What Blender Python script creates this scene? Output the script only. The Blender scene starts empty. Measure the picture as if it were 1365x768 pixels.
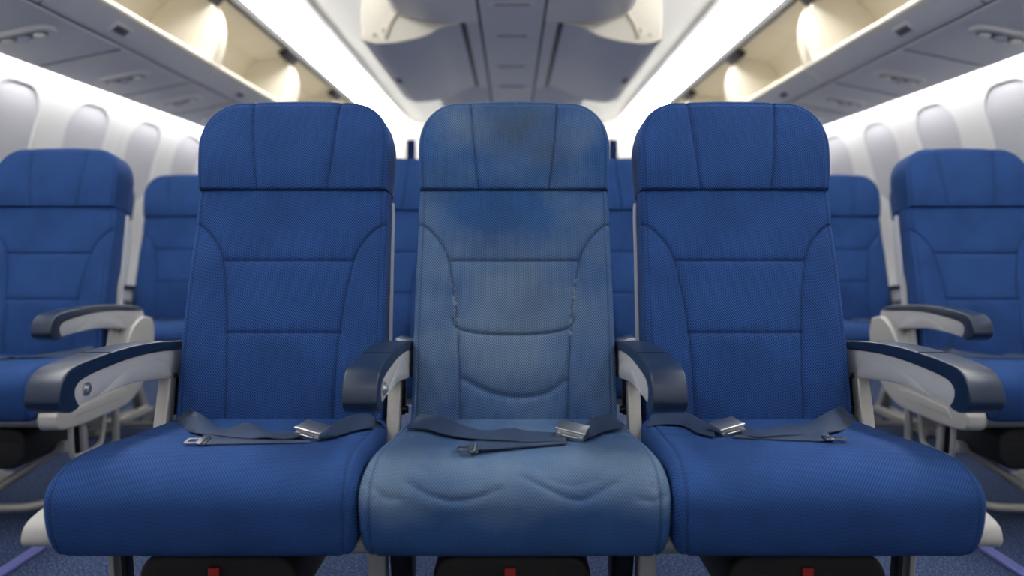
import bpy, bmesh, math
import numpy as np
from mathutils import Vector, Matrix

S = bpy.context.scene
COL = S.collection
F, HX, HY, CAMZ = 1000.0, 682.5, 320.0, 0.86      # focal length in pixels, principal point, eye height
OY = 1.45                                          # depth of a front seat's own origin

# ------------------------------------------------------------------ materials
def srgb(h):
    h = h.lstrip('#')
    c = [int(h[i:i+2], 16)/255 for i in (0, 2, 4)]
    return tuple(x/12.92 if x <= .04045 else ((x+.055)/1.055)**2.4 for x in c) + (1,)

class NT:
    def __init__(s, name):
        s.m = bpy.data.materials.new(name); s.m.use_nodes = True
        s.t = s.m.node_tree; s.b = s.t.nodes['Principled BSDF']
    def n(s, kind, **kw):
        nd = s.t.nodes.new(kind)
        for k, v in kw.items():
            if k.startswith('i_'): nd.inputs[k[2:].replace('_', ' ')].default_value = v
            else: setattr(nd, k, v)
        return nd
    def l(s, a, b): s.t.links.new(a, b)
    def math(s, op, a, b=None, c=None):
        nd = s.n('ShaderNodeMath', operation=op)
        for i, v in enumerate((a, b, c)):
            if v is None: continue
            if hasattr(v, 'is_output'): s.l(v, nd.inputs[i])
            else: nd.inputs[i].default_value = v
        return nd.outputs[0]
    def mix(s, fac, a, b, mode='MIX'):
        nd = s.n('ShaderNodeMix', data_type='RGBA', blend_type=mode)
        for v, sock in ((fac, nd.inputs[0]), (a, nd.inputs[6]), (b, nd.inputs[7])):
            if hasattr(v, 'is_output'): s.l(v, sock)
            else: sock.default_value = v
        return nd.outputs[2]
    def ramp(s, v, stops):
        nd = s.n('ShaderNodeValToRGB')
        el = nd.color_ramp.elements
        while len(el) < len(stops): el.new(.5)
        for e, (p, c) in zip(el, stops): e.position = p; e.color = c
        s.l(v, nd.inputs[0]); return nd.outputs[0]

def plain(name, col, rough=.5, metal=0, noise=.06, scale=40, bump=0.0, spec=.5):
    t = NT(name); c = srgb(col)
    tc = t.n('ShaderNodeTexCoord')
    nz = t.n('ShaderNodeTexNoise', i_Scale=scale, i_Detail=3.0); t.l(tc.outputs['Object'], nz.inputs['Vector'])
    lo = tuple(x*(1-noise) for x in c[:3])+(1,); hi = tuple(min(1, x*(1+noise)) for x in c[:3])+(1,)
    t.l(t.mix(nz.outputs['Fac'], lo, hi), t.b.inputs['Base Color'])
    t.b.inputs['Roughness'].default_value = rough; t.b.inputs['Metallic'].default_value = metal
    t.b.inputs['Specular IOR Level'].default_value = spec
    if bump:
        b = t.n('ShaderNodeBump', i_Strength=bump, i_Distance=.002); t.l(nz.outputs['Fac'], b.inputs['Height'])
        t.l(b.outputs[0], t.b.inputs['Normal'])
    return t.m

def fabric(name, light, dark, worn=None, seam=(.01, .02, .06, 1), pu=.0052, pv=.0068, cont=1.0):
    t = NT(name)
    uv = t.n('ShaderNodeUVMap'); uv.uv_map = 'UVMap'
    sp = t.n('ShaderNodeSeparateXYZ'); t.l(uv.outputs[0], sp.inputs[0])
    w1 = t.n('ShaderNodeTexNoise', i_Scale=55.0, i_Detail=2.0); t.l(uv.outputs[0], w1.inputs['Vector'])
    jit = t.math('MULTIPLY', t.math('SUBTRACT', w1.outputs['Fac'], .5), 1.6)
    a = t.math('ADD', t.math('MULTIPLY', sp.outputs[0], 2*math.pi/pu), jit)
    b = t.math('ADD', t.math('MULTIPLY', sp.outputs[1], 2*math.pi/pv), jit)
    h = t.math('MULTIPLY', t.math('MULTIPLY', t.math('COSINE', b), t.math('COSINE', a)), .42)
    h = t.math('ADD', h, .5)
    fine = t.n('ShaderNodeTexNoise', i_Scale=900.0, i_Detail=2.0); t.l(uv.outputs[0], fine.inputs['Vector'])
    big = t.n('ShaderNodeTexNoise', i_Scale=9.0, i_Detail=3.0); t.l(uv.outputs[0], big.inputs['Vector'])
    hh = t.math('ADD', h, t.math('MULTIPLY', t.math('SUBTRACT', fine.outputs['Fac'], .5), .5))
    fac = t.ramp(hh, [(.28, (0, 0, 0, 1)), (.70, (1, 1, 1, 1))])
    L, D = srgb(light), srgb(dark)
    col = t.mix(fac, D, L)
    tone = t.ramp(big.outputs['Fac'], [(.3, (.86, .86, .86, 1)), (.7, (1.1, 1.1, 1.1, 1))])
    col = t.mix(1.0, col, tone, 'MULTIPLY')
    at = t.n('ShaderNodeAttribute', attribute_name='seam')
    if worn:
        wl = t.mix(fac, srgb(worn[1]), srgb(worn[0]))
        aw = t.n('ShaderNodeAttribute', attribute_name='wear')
        patch = t.n('ShaderNodeTexNoise', i_Scale=6.0, i_Detail=5.0, i_Roughness=.6); t.l(uv.outputs[0], patch.inputs['Vector'])
        m = t.math('ADD', aw.outputs['Fac'], t.math('MULTIPLY', t.math('SUBTRACT', patch.outputs['Fac'], .5), 1.5))
        m = t.ramp(m, [(.12, (0, 0, 0, 1)), (.9, (1, 1, 1, 1))])
        col = t.mix(m, col, wl)
        st = t.n('ShaderNodeTexNoise', i_Scale=11.0, i_Detail=4.0); t.l(uv.outputs[0], st.inputs['Vector'])
        ag = t.n('ShaderNodeAttribute', attribute_name='grime')
        g = t.math('MULTIPLY', ag.outputs['Fac'], t.ramp(st.outputs['Fac'], [(.3, (.25, .25, .25, 1)), (.62, (1, 1, 1, 1))]))
        col = t.mix(t.math('MULTIPLY', g, .85), col, t.mix(fac, srgb('#22324a'), srgb('#4a5b70')))
        fr = t.n('ShaderNodeTexNoise', i_Scale=70.0, i_Detail=3.0); t.l(uv.outputs[0], fr.inputs['Vector'])
        af = t.n('ShaderNodeAttribute', attribute_name='fray')
        f = t.math('MULTIPLY', af.outputs['Fac'], t.ramp(fr.outputs['Fac'], [(.45, (0, 0, 0, 1)), (.62, (1, 1, 1, 1))]))
        col = t.mix(t.math('MULTIPLY', f, .6), col, srgb('#aeb9c4'))
    col = t.mix(t.math('MULTIPLY', at.outputs['Fac'], .5), col, seam)
    t.l(col, t.b.inputs['Base Color'])
    t.b.inputs['Roughness'].default_value = .85
    t.b.inputs['Specular IOR Level'].default_value = .2
    t.b.inputs['Sheen Weight'].default_value = .12
    t.b.inputs['Sheen Roughness'].default_value = .5
    t.b.inputs['Sheen Tint'].default_value = L
    bp = t.n('ShaderNodeBump', i_Strength=.8*cont, i_Distance=.0012); t.l(hh, bp.inputs['Height'])
    t.l(bp.outputs[0], t.b.inputs['Normal'])
    return t.m

def webbing():
    t = NT('belt_webbing')
    uv = t.n('ShaderNodeUVMap'); uv.uv_map = 'UVMap'
    sp = t.n('ShaderNodeSeparateXYZ'); t.l(uv.outputs[0], sp.inputs[0])
    a = t.math('SINE', t.math('MULTIPLY', sp.outputs[1], 2*math.pi*16))
    b = t.math('SINE', t.math('MULTIPLY', sp.outputs[0], 2*math.pi/.002))
    h = t.math('ADD', t.math('MULTIPLY', a, .35), t.math('MULTIPLY', b, .15))
    h = t.math('ADD', h, .5)
    nz = t.n('ShaderNodeTexNoise', i_Scale=30.0, i_Detail=4.0); t.l(uv.outputs[0], nz.inputs['Vector'])
    c = t.mix(h, srgb('#1b2a45'), srgb('#2f4160'))
    c = t.mix(t.math('MULTIPLY', nz.outputs['Fac'], .5), c, srgb('#33435c'))
    t.l(c, t.b.inputs['Base Color']); t.b.inputs['Roughness'].default_value = .55
    bp = t.n('ShaderNodeBump', i_Strength=.3, i_Distance=.0006); t.l(h, bp.inputs['Height']); t.l(bp.outputs[0], t.b.inputs['Normal'])
    return t.m

def carpet():
    t = NT('blue_carpet')
    tc = t.n('ShaderNodeTexCoord')
    nz = t.n('ShaderNodeTexNoise', i_Scale=160.0, i_Detail=3.0); t.l(tc.outputs['Object'], nz.inputs['Vector'])
    n2 = t.n('ShaderNodeTexNoise', i_Scale=12.0, i_Detail=3.0); t.l(tc.outputs['Object'], n2.inputs['Vector'])
    c = t.ramp(nz.outputs['Fac'], [(.35, srgb('#202a42')), (.55, srgb('#364363')), (.7, srgb('#69769a'))])
    c = t.mix(t.math('MULTIPLY', n2.outputs['Fac'], .4), c, srgb('#2a3550'))
    t.l(c, t.b.inputs['Base Color']); t.b.inputs['Roughness'].default_value = .95
    t.b.inputs['Specular IOR Level'].default_value = .1
    bp = t.n('ShaderNodeBump', i_Strength=.7, i_Distance=.004); t.l(nz.outputs['Fac'], bp.inputs['Height']); t.l(bp.outputs[0], t.b.inputs['Normal'])
    return t.m

def emitter(name, col, strength):
    t = NT(name)
    t.b.inputs['Base Color'].default_value = (.8, .8, .8, 1)
    t.b.inputs['Emission Color'].default_value = col
    t.b.inputs['Emission Strength'].default_value = strength
    return t.m

M = dict(
    blue=fabric('blue_seat_fabric', '#2f5795', '#0a2150'),
    worn=fabric('worn_seat_fabric', '#365f94', '#133160', worn=('#6e849e', '#3c5472')),
    navy=plain('navy_plastic', '#14253f', .34, noise=.05, scale=300, bump=.02),
    armgrey=plain('arm_grey_plastic', '#a9aaae', .42, noise=.03),
    grey=plain('light_grey_plastic', '#a9a8a5', .45, noise=.03),
    shell=plain('shell_plastic', '#b4b8c2', .45, noise=.03),
    metal=plain('painted_metal', '#a3a29f', .4, metal=.3, noise=.05),
    chrome=plain('brushed_steel', '#c4c4c3', .34, metal=1, noise=.02, scale=20),
    steel=plain('dull_steel', '#8b8d92', .38, metal=1, noise=.03, scale=30),
    darkmetal=plain('dark_metal', '#1d1e22', .4, metal=.4),
    black=plain('black_nylon', '#0b0b0d', .6, noise=.3, scale=200, bump=.2),
    red=plain('red_tape', '#b0201c', .6),
    web=webbing(), carpet=carpet(),
    wall=plain('sidewall_panel', '#e4e3e2', .5, noise=.015, scale=5),
    shade=plain('window_shade', '#c6c6cc', .6, noise=.03, scale=8),
    ceil=plain('ceiling_panel', '#f0f0ee', .5, noise=.015, scale=5),
    bin=plain('bin_grey_panel', '#dddcde', .45, noise=.03, scale=6),
    psu=plain('service_panel_grey', '#dad9d9', .5, noise=.04, scale=6),
    cream=plain('bin_cream', '#e6e0d2', .5, noise=.02, scale=6),
    tan=plain('bin_lining', '#d6cfbe', .6, noise=.05, scale=8),
    gap=plain('dark_rubber', '#1b1d22', .6),
    recess=plain('recess_grey', '#77777d', .5),
    slot=plain('slot_grey', '#55565e', .5),
    track=plain('track_cover', '#5a5f9a', .4),
    curtain=plain('curtain_cloth', '#1f4484', .9, noise=.15, scale=30),
    bulk=plain('bulkhead_panel', '#d8d6d0', .55, noise=.03, scale=3),
    lamp=emitter('cove_lamp', (1, .985, .94, 1), 11.5),
    wash=emitter('sidewall_lamp', (1, .99, .97, 1), 17.0),
    lens=emitter('reading_lens', (1, .97, .9, 1), .35),
)

# ------------------------------------------------------------------ mesh helpers
def link_mesh(name, me, mat, parent=None, smooth=True, loc=None):
    if mat is not None: me.materials.append(mat)
    if smooth: me.polygons.foreach_set('use_smooth', [True]*len(me.polygons))
    o = bpy.data.objects.new(name, me); COL.objects.link(o)
    if parent is not None: o.parent = parent
    if loc is not None: o.location = loc
    return o

def sharp(me, ang=35):
    me.set_sharp_from_angle(angle=math.radians(ang))

def build(name, bm, mat, parent=None, ang=35, loc=None):
    bmesh.ops.recalc_face_normals(bm, faces=bm.faces[:])
    me = bpy.data.meshes.new(name); bm.to_mesh(me); bm.free()
    o = link_mesh(name, me, mat, parent, True, loc)
    sharp(me, ang)
    return o

def bev(bm, edges, w, seg=3):
    if w > 0: bmesh.ops.bevel(bm, geom=edges, offset=w, segments=seg, profile=.5, affect='EDGES', clamp_overlap=True)

def box(bm, c, size, b=0.0, rot=None, seg=3):
    t = bmesh.new()
    bmesh.ops.create_cube(t, size=1)
    for v in t.verts: v.co = Vector((v.co.x*size[0], v.co.y*size[1], v.co.z*size[2]))
    if b: bev(t, t.edges[:], b, seg)
    m = Matrix.Translation(c)
    if rot is not None: m = m @ rot
    bmesh.ops.transform(t, matrix=m, verts=t.verts[:])
    merge(bm, t)

def merge(bm, t):
    me = bpy.data.meshes.new('tmp'); t.to_mesh(me); t.free()
    bm.from_mesh(me); bpy.data.meshes.remove(me)

def prism(bm, poly, axis, lo, hi, b=0.0, seg=3, cap=True):
    """poly of 2D points extruded along axis ('x': (y,z), 'y': (x,z), 'z': (x,y))"""
    t = bmesh.new()
    def P(p, a):
        return {'x': (a, p[0], p[1]), 'y': (p[0], a, p[1]), 'z': (p[0], p[1], a)}[axis]
    A = [t.verts.new(P(p, lo)) for p in poly]; B = [t.verts.new(P(p, hi)) for p in poly]
    n = len(poly)
    fa = t.faces.new(A); fb = t.faces.new(B[::-1])
    for i in range(n): t.faces.new((A[i], B[i], B[(i+1) % n], A[(i+1) % n]))
    bmesh.ops.recalc_face_normals(t, faces=t.faces[:])
    if b:
        es = [e for e in t.edges if e in fa.edges[:] or e in fb.edges[:]]
        bev(t, es, b, seg)
    merge(bm, t)

def smooth_line(pts, n=8, closed=False):
    P = [np.array(p, float) for p in pts]; out = []
    N = len(P)
    rng = range(N if closed else N-1)
    for i in rng:
        if closed: a, b, c, d = P[(i-1) % N], P[i], P[(i+1) % N], P[(i+2) % N]
        else: a, b, c, d = P[max(i-1, 0)], P[i], P[i+1], P[min(i+2, N-1)]
        for k in range(n):
            t = k/n
            out.append(.5*((2*b)+(-a+c)*t+(2*a-5*b+4*c-d)*t*t+(-a+3*b-3*c+d)*t**3))
    if not closed: out.append(P[-1])
    return np.array(out)

def tube(bm, pts, r, seg=10, closed=False):
    P = [Vector(p) for p in pts]; n = len(P); rings = []
    prev = None
    for i in range(n):
        if closed: d = P[(i+1) % n]-P[i-1]
        else: d = P[min(i+1, n-1)]-P[max(i-1, 0)]
        d.normalize()
        if prev is None:
            u = d.orthogonal().normalized()
        else:
            u = (prev-d*prev.dot(d)).normalized()
        prev = u; v = d.cross(u)
        rings.append([bm.verts.new(P[i]+(u*math.cos(2*math.pi*k/seg)+v*math.sin(2*math.pi*k/seg))*r) for k in range(seg)])
    m = n if closed else n-1
    for i in range(m):
        A, B = rings[i], rings[(i+1) % n]
        for k in range(seg): bm.faces.new((A[k], A[(k+1) % seg], B[(k+1) % seg], B[k]))
    if not closed:
        bm.faces.new(rings[0][::-1]); bm.faces.new(rings[-1])

def cyl(bm, c, r, h, axis, seg=24, b=0.0):
    pts = [(math.cos(2*math.pi*k/seg)*r, math.sin(2*math.pi*k/seg)*r) for k in range(seg)]
    off = {'x': (c[1], c[2]), 'y': (c[0], c[2]), 'z': (c[0], c[1])}[axis]
    mid = {'x': c[0], 'y': c[1], 'z': c[2]}[axis]
    prism(bm, [(p[0]+off[0], p[1]+off[1]) for p in pts], axis, mid-h/2, mid+h/2, b, 2)

def rrect(cx, cy, w, h, r, n=6):
    out = []
    for sx, sy, a0 in ((1, 1, 0), (-1, 1, 90), (-1, -1, 180), (1, -1, 270)):
        for k in range(n+1):
            a = math.radians(a0+90*k/n)
            out.append((cx+sx*(w/2-r)+r*math.cos(a), cy+sy*(h/2-r)+r*math.sin(a)))
    return out

def np_mesh(name, V, Fq, uv=None, attrs=None):
    me = bpy.data.meshes.new(name)
    me.from_pydata([tuple(v) for v in V], [], Fq)
    if uv is not None:
        L = me.uv_layers.new(name='UVMap')
        idx = np.empty(len(me.loops), dtype=np.int32); me.loops.foreach_get('vertex_index', idx)
        L.data.foreach_set('uv', np.asarray(uv, dtype=np.float32)[idx].ravel())
    for k, a in (attrs or {}).items():
        at = me.attributes.new(k, 'FLOAT', 'POINT'); at.data.foreach_set('value', np.asarray(a, dtype=np.float32))
    me.update()
    return me

def dist_poly(X, Z, line):
    d = np.full(X.shape, 1e9)
    for (a, b) in zip(line[:-1], line[1:]):
        ax, az = a; bx, bz = b
        dx, dz = bx-ax, bz-az; L = dx*dx+dz*dz+1e-12
        t = np.clip(((X-ax)*dx+(Z-az)*dz)/L, 0, 1)
        d = np.minimum(d, np.hypot(X-ax-t*dx, Z-az-t*dz))
    return d

# ------------------------------------------------------------------ tagging
def tag(o, label, cat, group=None, kind=None):
    o['label'] = label
    if cat: o['category'] = cat
    if group: o['group'] = group
    if kind: o['kind'] = kind
    return o

def empty(name, loc, label, cat, group=None):
    e = bpy.data.objects.new(name, None); COL.objects.link(e)
    e.location = loc; e.empty_display_size = .05
    return tag(e, label, cat, group)

def kids(o): return [c for c in COL.objects if c.parent is o]

def copy_tree(o, parent=None, skip=None):
    c = o.copy(); COL.objects.link(c)
    if parent is not None: c.parent = parent
    for ch in kids(o):
        if ch is not skip: copy_tree(ch, c)
    return c

def struct(o, label=None):
    o['kind'] = 'structure'
    if label: o['label'] = label
    return o

# ------------------------------------------------------------------ seat: backrest and headrest
TAN = .19
TH = math.atan(TAN); CT, ST = math.cos(TH), math.sin(TH)
def yplane(z): return 1.60+TAN*(z-.46)-OY
def unproj_back(px, py, cx=686.0):
    k = (py-HY)/F
    # z = CAMZ - k*Y ; Y = 1.60+TAN*(z-.46)
    Y = (1.60+TAN*(CAMZ-.46))/(1+TAN*k)
    return ((px-cx)*Y/F, CAMZ-k*Y)

ZS = unproj_back(686, 254)[1]          # headrest seam height
ZT = unproj_back(686, 137)[1]          # top of headrest
def sym(pts):                          # right-hand twin of a seam
    return [(-x, z) for x, z in pts]

def hw_body(z): return .2155+.004*np.clip((.85-z)/.35, 0, 1)-.003*np.clip((z-(ZS-.06))/.06, 0, 1)**2
def hw_head(z):
    base = .2125+.0045*np.sin(np.clip((z-ZS)/(.12), 0, 1)*math.pi/2)
    t = np.clip((z-(ZT-.115))/.115, 0, 1)
    return base-.088*(1-np.sqrt(np.clip(1-t**2.3, 0, 1)))

def cushion_panel(name, zrow, hwf, seams, fwdf, rside, rends, back, crown=0.0, ncol=150, attrf=None, uvoff=0.0, per=.013):
    zr = np.asarray(zrow); nr = len(zr)
    t = np.sin(np.linspace(-1, 1, ncol)*math.pi/2*.93)/math.sin(math.pi/2*.93)
    HW = hwf(zr)
    X = HW[:, None]*t[None, :]; Z = np.repeat(zr[:, None], ncol, 1)
    left = [(-HW[i], zr[i]) for i in range(nr)]; right = [(HW[i], zr[i]) for i in range(nr)]
    e = np.minimum(dist_poly(X, Z, left[::3]+[left[-1]]), dist_poly(X, Z, right[::3]+[right[-1]]))
    if rends[1][0]: e_top = dist_poly(X, Z, [left[-1], right[-1]])
    fwd = fwdf(X, Z).astype(float)
    def drop(e, r): q = np.clip(r-e, 0, r); return r-np.sqrt(np.clip(r*r-q*q, 0, None))
    eo = e.copy()
    if rends[1][0] == 'open': eo = np.minimum(e, e_top)
    fwd -= drop(eo, rside)
    for (mode, r), zz in ((rends[0], zr[0]), (rends[1], zr[-1])):
        if mode == 'seam': fwd -= drop(np.abs(Z-zz), r)
    seam = np.zeros_like(X)
    for line, depth, wid in seams:
        d = dist_poly(X, Z, line)
        fwd -= depth*np.exp(-(d/wid)**2)+.45*depth*np.exp(-(d/(wid*4))**2)
        if wid < .005: seam = np.maximum(seam, np.exp(-(d/.0022)**2))
    if per:
        fwd -= .0028*np.exp(-((eo-per)/.0028)**2)
        seam = np.maximum(seam, .8*np.exp(-((eo-per)/.0018)**2))
    if crown: Zc = Z+crown*(np.clip((Z-zr[0])/(zr[-1]-zr[0]), 0, 1)**3)*(1-(t[None, :])**2)
    else: Zc = Z
    Yp = yplane(Zc)-fwd*CT; Zp = Zc+fwd*ST
    V = np.stack([X, Yp, Zp], -1).reshape(-1, 3)
    UV = np.stack([X, Zc/CT+uvoff], -1).reshape(-1, 2)
    idx = np.arange(nr*ncol).reshape(nr, ncol)
    Fq = np.stack([idx[:-1, :-1], idx[:-1, 1:], idx[1:, 1:], idx[1:, :-1]], -1).reshape(-1, 4).tolist()
    loop = list(idx[0, :])+list(idx[1:, -1])+list(idx[-1, -2::-1])+list(idx[-2:0:-1, 0])
    n = len(loop); rings = [loop]; Vs = [V]; UVs = [UV]; base = len(V)
    xs = X.reshape(-1)[loop]; zs = Zc.reshape(-1)[loop]; fw = fwd.reshape(-1)[loop]
    for (d, inset) in ((.30, -.002), (.62, -.003), (1.0, 0.0)):
        ff = fw*(1-d)+(-back)*d
        sc = 1-inset/.21
        v = np.stack([xs*sc, yplane(zs)-ff*CT, zs+ff*ST], -1)
        uv = np.stack([xs+np.sign(xs)*(fw-ff), zs/CT+uvoff], -1)
        Vs.append(v); UVs.append(uv); rings.append(list(range(base, base+n))); base += n
    for A, B in zip(rings[:-1], rings[1:]):
        for i in range(n):
            j = (i+1) % n; Fq.append([A[j], A[i], B[i], B[j]])
    Fq.append(rings[-1][::-1])
    V = np.concatenate(Vs); UV = np.concatenate(UVs)
    at = {'seam': np.concatenate([seam.reshape(-1), np.zeros(len(V)-nr*ncol)])}
    for k, fn in (attrf or {}).items():
        a = fn(V[:, 0], V[:, 2]); at[k] = a
    return np_mesh(name, V, Fq, UV, at)

def PX(*pts): return [unproj_back(x, y) for x, y in pts]
def curve2(pts, n=6): return [tuple(p) for p in smooth_line(pts, n)]

def gauss(X, Z, c, sx, sz): return np.exp(-((X-c[0])/sx)**2-((Z-c[1])/sz)**2)

head_seams = []
for s in (1, -1):
    l = curve2(PX((628, 130), (631, 170), (635, 215), (640, 256)))
    l = [(x if s == 1 else -x, z) for x, z in l]
    head_seams.append((l, .0045, .0032))
shoulder = curve2(PX((556, 299), (568, 303), (584, 318), (597, 340), (604, 375), (610, 420), (613, 470), (614, 520), (614, 570)))
def body_seams(worn):
    out = [(shoulder, .0046, .0032), (sym(shoulder), .0046, .0032),
           (PX((602, 348), (770, 348)), .0042, .0032)]
    if not worn:
        out += [(PX((611, 444), (761, 444)), .0036, .0032)]
    else:
        out += [(curve2(PX((604, 425), (612, 438), (640, 445), (690, 447), (735, 444), (759, 437), (766, 425))), .0055, .0034),
                (curve2(PX((620, 506), (650, 522), (690, 530), (730, 524), (752, 508))), .0065, .0065),
                (curve2(PX((600, 475), (606, 520), (600, 552))), .003, .008)]
    return out

def head_fwd(X, Z):
    v = np.clip((Z-ZS)/(ZT-ZS), 0, 1)
    f = .006+.012*np.sin((.1+.9*v**.9)*math.pi)
    f = f+.006*(np.abs(X)/.21)**2
    return f
def body_fwd(X, Z):
    f = .004+.016*np.exp(-((Z-.62)/.16)**2)*(1-.35*(X/.21)**2)
    bol = np.clip((np.abs(X)-.125)/.06, 0, 1)*np.clip((.90-Z)/.12, 0, 1)
    return f+.010*bol*bol*(3-2*bol)
def body_fwd_worn(X, Z):
    return body_fwd(X, Z)-.006*gauss(X, Z, (0, .72), .10, .09)+.004*gauss(X, Z, (.02, .58), .09, .05)

cosrow = lambda a, b, n: a+(b-a)*np.sin(np.linspace(0, 1, n)*math.pi/2)
def backrest_mesh(worn):
    at = None
    if worn:
        at = {'wear': lambda x, z: np.clip(.35+.55*gauss(x, z, (0, .72), .13, .11)+.35*gauss(x, z, (0, .60), .2, .1)
                                            +.25*gauss(x, z, (-.19, .78), .05, .2)-.40*gauss(x, z, (-.02, .93), .16, .05), 0, 1),
              'grime': lambda x, z: .55*gauss(x, z, (.03, .72), .11, .09)+.35*gauss(x, z, (.0, .86), .15, .05),
              'fray': lambda x, z: np.where((z > .655) & (z < .775), np.exp(-(np.minimum(dist_poly(x, z, shoulder), dist_poly(x, z, sym(shoulder)))/.003)**2), 0)}
    return cushion_panel('backrest', np.linspace(.43, ZS-.0006, 230), hw_body, body_seams(worn),
                         body_fwd_worn if worn else body_fwd, .016, (('none', 0), ('seam', .0045)), .062, attrf=at)
def headrest_mesh(worn):
    at = None
    if worn:
        at = {'wear': lambda x, z: np.clip(.22+.35*gauss(x, z, (-.13, 1.13), .06, .05)+.3*gauss(x, z, (.15, 1.1), .05, .06), 0, 1),
              'grime': lambda x, z: .95*gauss(x, z, (.0, 1.13), .10, .07)+.7*gauss(x, z, (.06, 1.07), .07, .06),
              'fray': lambda x, z: x*0}
    return cushion_panel('headrest', cosrow(ZS+.0006, ZT, 130), hw_head, head_seams, head_fwd, .017,
                         (('seam', .0045), ('open', 0)), .094, crown=.006, attrf=at, per=.010)

# ------------------------------------------------------------------ seat: cushion
CP = [(1.665, .470), (1.60, .479), (1.50, .486), (1.40, .492), (1.32, .499), (1.255, .499), (1.206, .486), (1.178, .457),
      (1.176, .420), (1.188, .375), (1.210, .350), (1.26, .350), (1.40, .352), (1.55, .36), (1.655, .375), (1.68, .42)]
PROF = smooth_line([(y-OY, z) for y, z in CP], 20, True)
seg = np.hypot(*np.diff(np.vstack([PROF, PROF[:1]]), axis=0).T)
arc = np.concatenate([[0], np.cumsum(seg)])
NS = 330
# denser stations on the part one sees
sv = np.concatenate([np.linspace(0, .62, 270, endpoint=False), np.linspace(.62, arc[-1], NS-270, endpoint=False)])
def resamp(s):
    pts = np.vstack([PROF, PROF[:1]])
    return np.stack([np.interp(s, arc, pts[:, 0]), np.interp(s, arc, pts[:, 1])], -1)
PS = resamp(sv)
TN = resamp((sv+.002) % arc[-1])-resamp((sv-.002) % arc[-1])
TN /= np.linalg.norm(TN, axis=1)[:, None]
NRM = np.stack([TN[:, 1], -TN[:, 0]], -1)      # pointing out of the loop
if NRM[60, 1] < 0: NRM = -NRM
TOPN = int(np.argmin(np.abs(sv-.40)))
def hw_c(y, z):
    f = np.clip((y-(1.19-OY))/.45, 0, 1)
    w = .2490-.018*f
    return w-.004*np.clip((.42-z)/.07, 0, 1)**2*(1-f)

def cushion_mesh(worn):
    nc = 150
    t = np.sin(np.linspace(-1, 1, nc)*math.pi/2*.95)/math.sin(math.pi/2*.95)
    HW = hw_c(PS[:, 0], PS[:, 1])
    X = HW[:, None]*t[None, :]
    e = HW[:, None]-np.abs(X)
    r = .024
    q = np.clip(r-e, 0, r); off = -(r-np.sqrt(np.clip(r*r-q*q, 0, None)))
    front = np.clip((sv-.36)/.08, 0, 1)[:, None]*np.clip((.62-sv)/.05, 0, 1)[:, None]
    u = X/.24
    S2 = np.repeat(sv[:, None], nc, 1)
    off = off+.007*(1-u**2)*np.exp(-((S2-.30)/.16)**2)-.006*np.exp(-(u/.5)**2)*np.exp(-((S2-.20)/.10)**2)
    # piping seam close to the side edges
    pe = e-.020
    off = off-.003*np.exp(-(pe/.003)**2)
    seam = np.exp(-(pe/.002)**2)
    lines = []
    for sg in (1, -1):
        lines.append((curve2([(sg*.225, .235), (sg*.19, .258), (sg*.13, .262), (sg*.112, .235), (sg*.118, .16), (sg*.14, .05)]), .0016, .003))
    if worn:
        # sagging creases on the front roll, a little different on each side
        lines += [(curve2([(-.168, .484), (-.135, .502), (-.095, .511), (-.06, .506), (-.025, .492)]), .0034, .0042),
                  (curve2([(.015, .474), (.05, .492), (.09, .509), (.12, .505), (.16, .484)]), .0034, .0042),
                  (curve2([(.055, .478), (.09, .488), (.13, .480)]), .002, .005),
                  (curve2([(-.225, .492), (-.205, .506), (-.185, .508)]), .003, .006),
                  (curve2([(.195, .508), (.215, .512), (.232, .503)]), .003, .006)]
    for line, d, w in lines:
        dd = dist_poly(X, S2, line)
        off = off-d*np.exp(-(dd/w)**2)
        if worn and d > .0032: off = off+.0012*np.exp(-((dd-.014)/.010)**2)
        if w < .004: seam = np.maximum(seam, .7*np.exp(-(dd/.002)**2))
    if worn:
        off = off+.0016*np.sin(X*46+1.0)*np.sin(S2*40)*front+.004*np.sin(X*17+2)*np.sin(S2*9)*np.exp(-((S2-.42)/.08)**2)
        # wavy lower hem
    Yc = PS[:, 0][:, None]+NRM[:, 0][:, None]*off; Zc = PS[:, 1][:, None]+NRM[:, 1][:, None]*off
    V = np.stack([X, Yc, Zc], -1).reshape(-1, 3)
    UV = np.stack([X, -S2], -1).reshape(-1, 2)
    n = len(sv); idx = np.arange(n*nc).reshape(n, nc); nx = np.roll(idx, -1, 0)
    Fq = np.stack([idx[:, :-1], nx[:, :-1], nx[:, 1:], idx[:, 1:]], -1).reshape(-1, 4).tolist()
    Fq.append(list(map(int, idx[::-1, 0]))); Fq.append(list(map(int, idx[:, -1])))
    at = {'seam': seam.reshape(-1)}
    if worn:
        xx, ss = X.reshape(-1), S2.reshape(-1)
        at['wear'] = np.clip(.42+.45*np.exp(-((ss-.45)/.06)**2)+.25*gauss(xx, ss, (0, .22), .15, .1)
                             -.55*np.clip((ss-.515)/.06, 0, 1)+.25*gauss(xx, ss, (-.21, .50), .03, .06), 0, 1)
        at['grime'] = .4*gauss(xx, ss, (-.05, .50), .16, .03)+.3*gauss(xx, ss, (.12, .475), .08, .03)+.5*gauss(xx, ss, (-.09, .36), .06, .05)+.4*gauss(xx, ss, (.10, .37), .07, .05)
        d = np.minimum.reduce([dist_poly(X, S2, l) for l, dp, w in lines[:2]]).reshape(-1)
        at['fray'] = .8*np.exp(-(d/.0025)**2)+.2*gauss(xx, ss, (-.225, .50), .02, .015)+.2*gauss(xx, ss, (.225, .50), .02, .02)
    return np_mesh('seat_cushion', V, Fq, UV, at)

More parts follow.
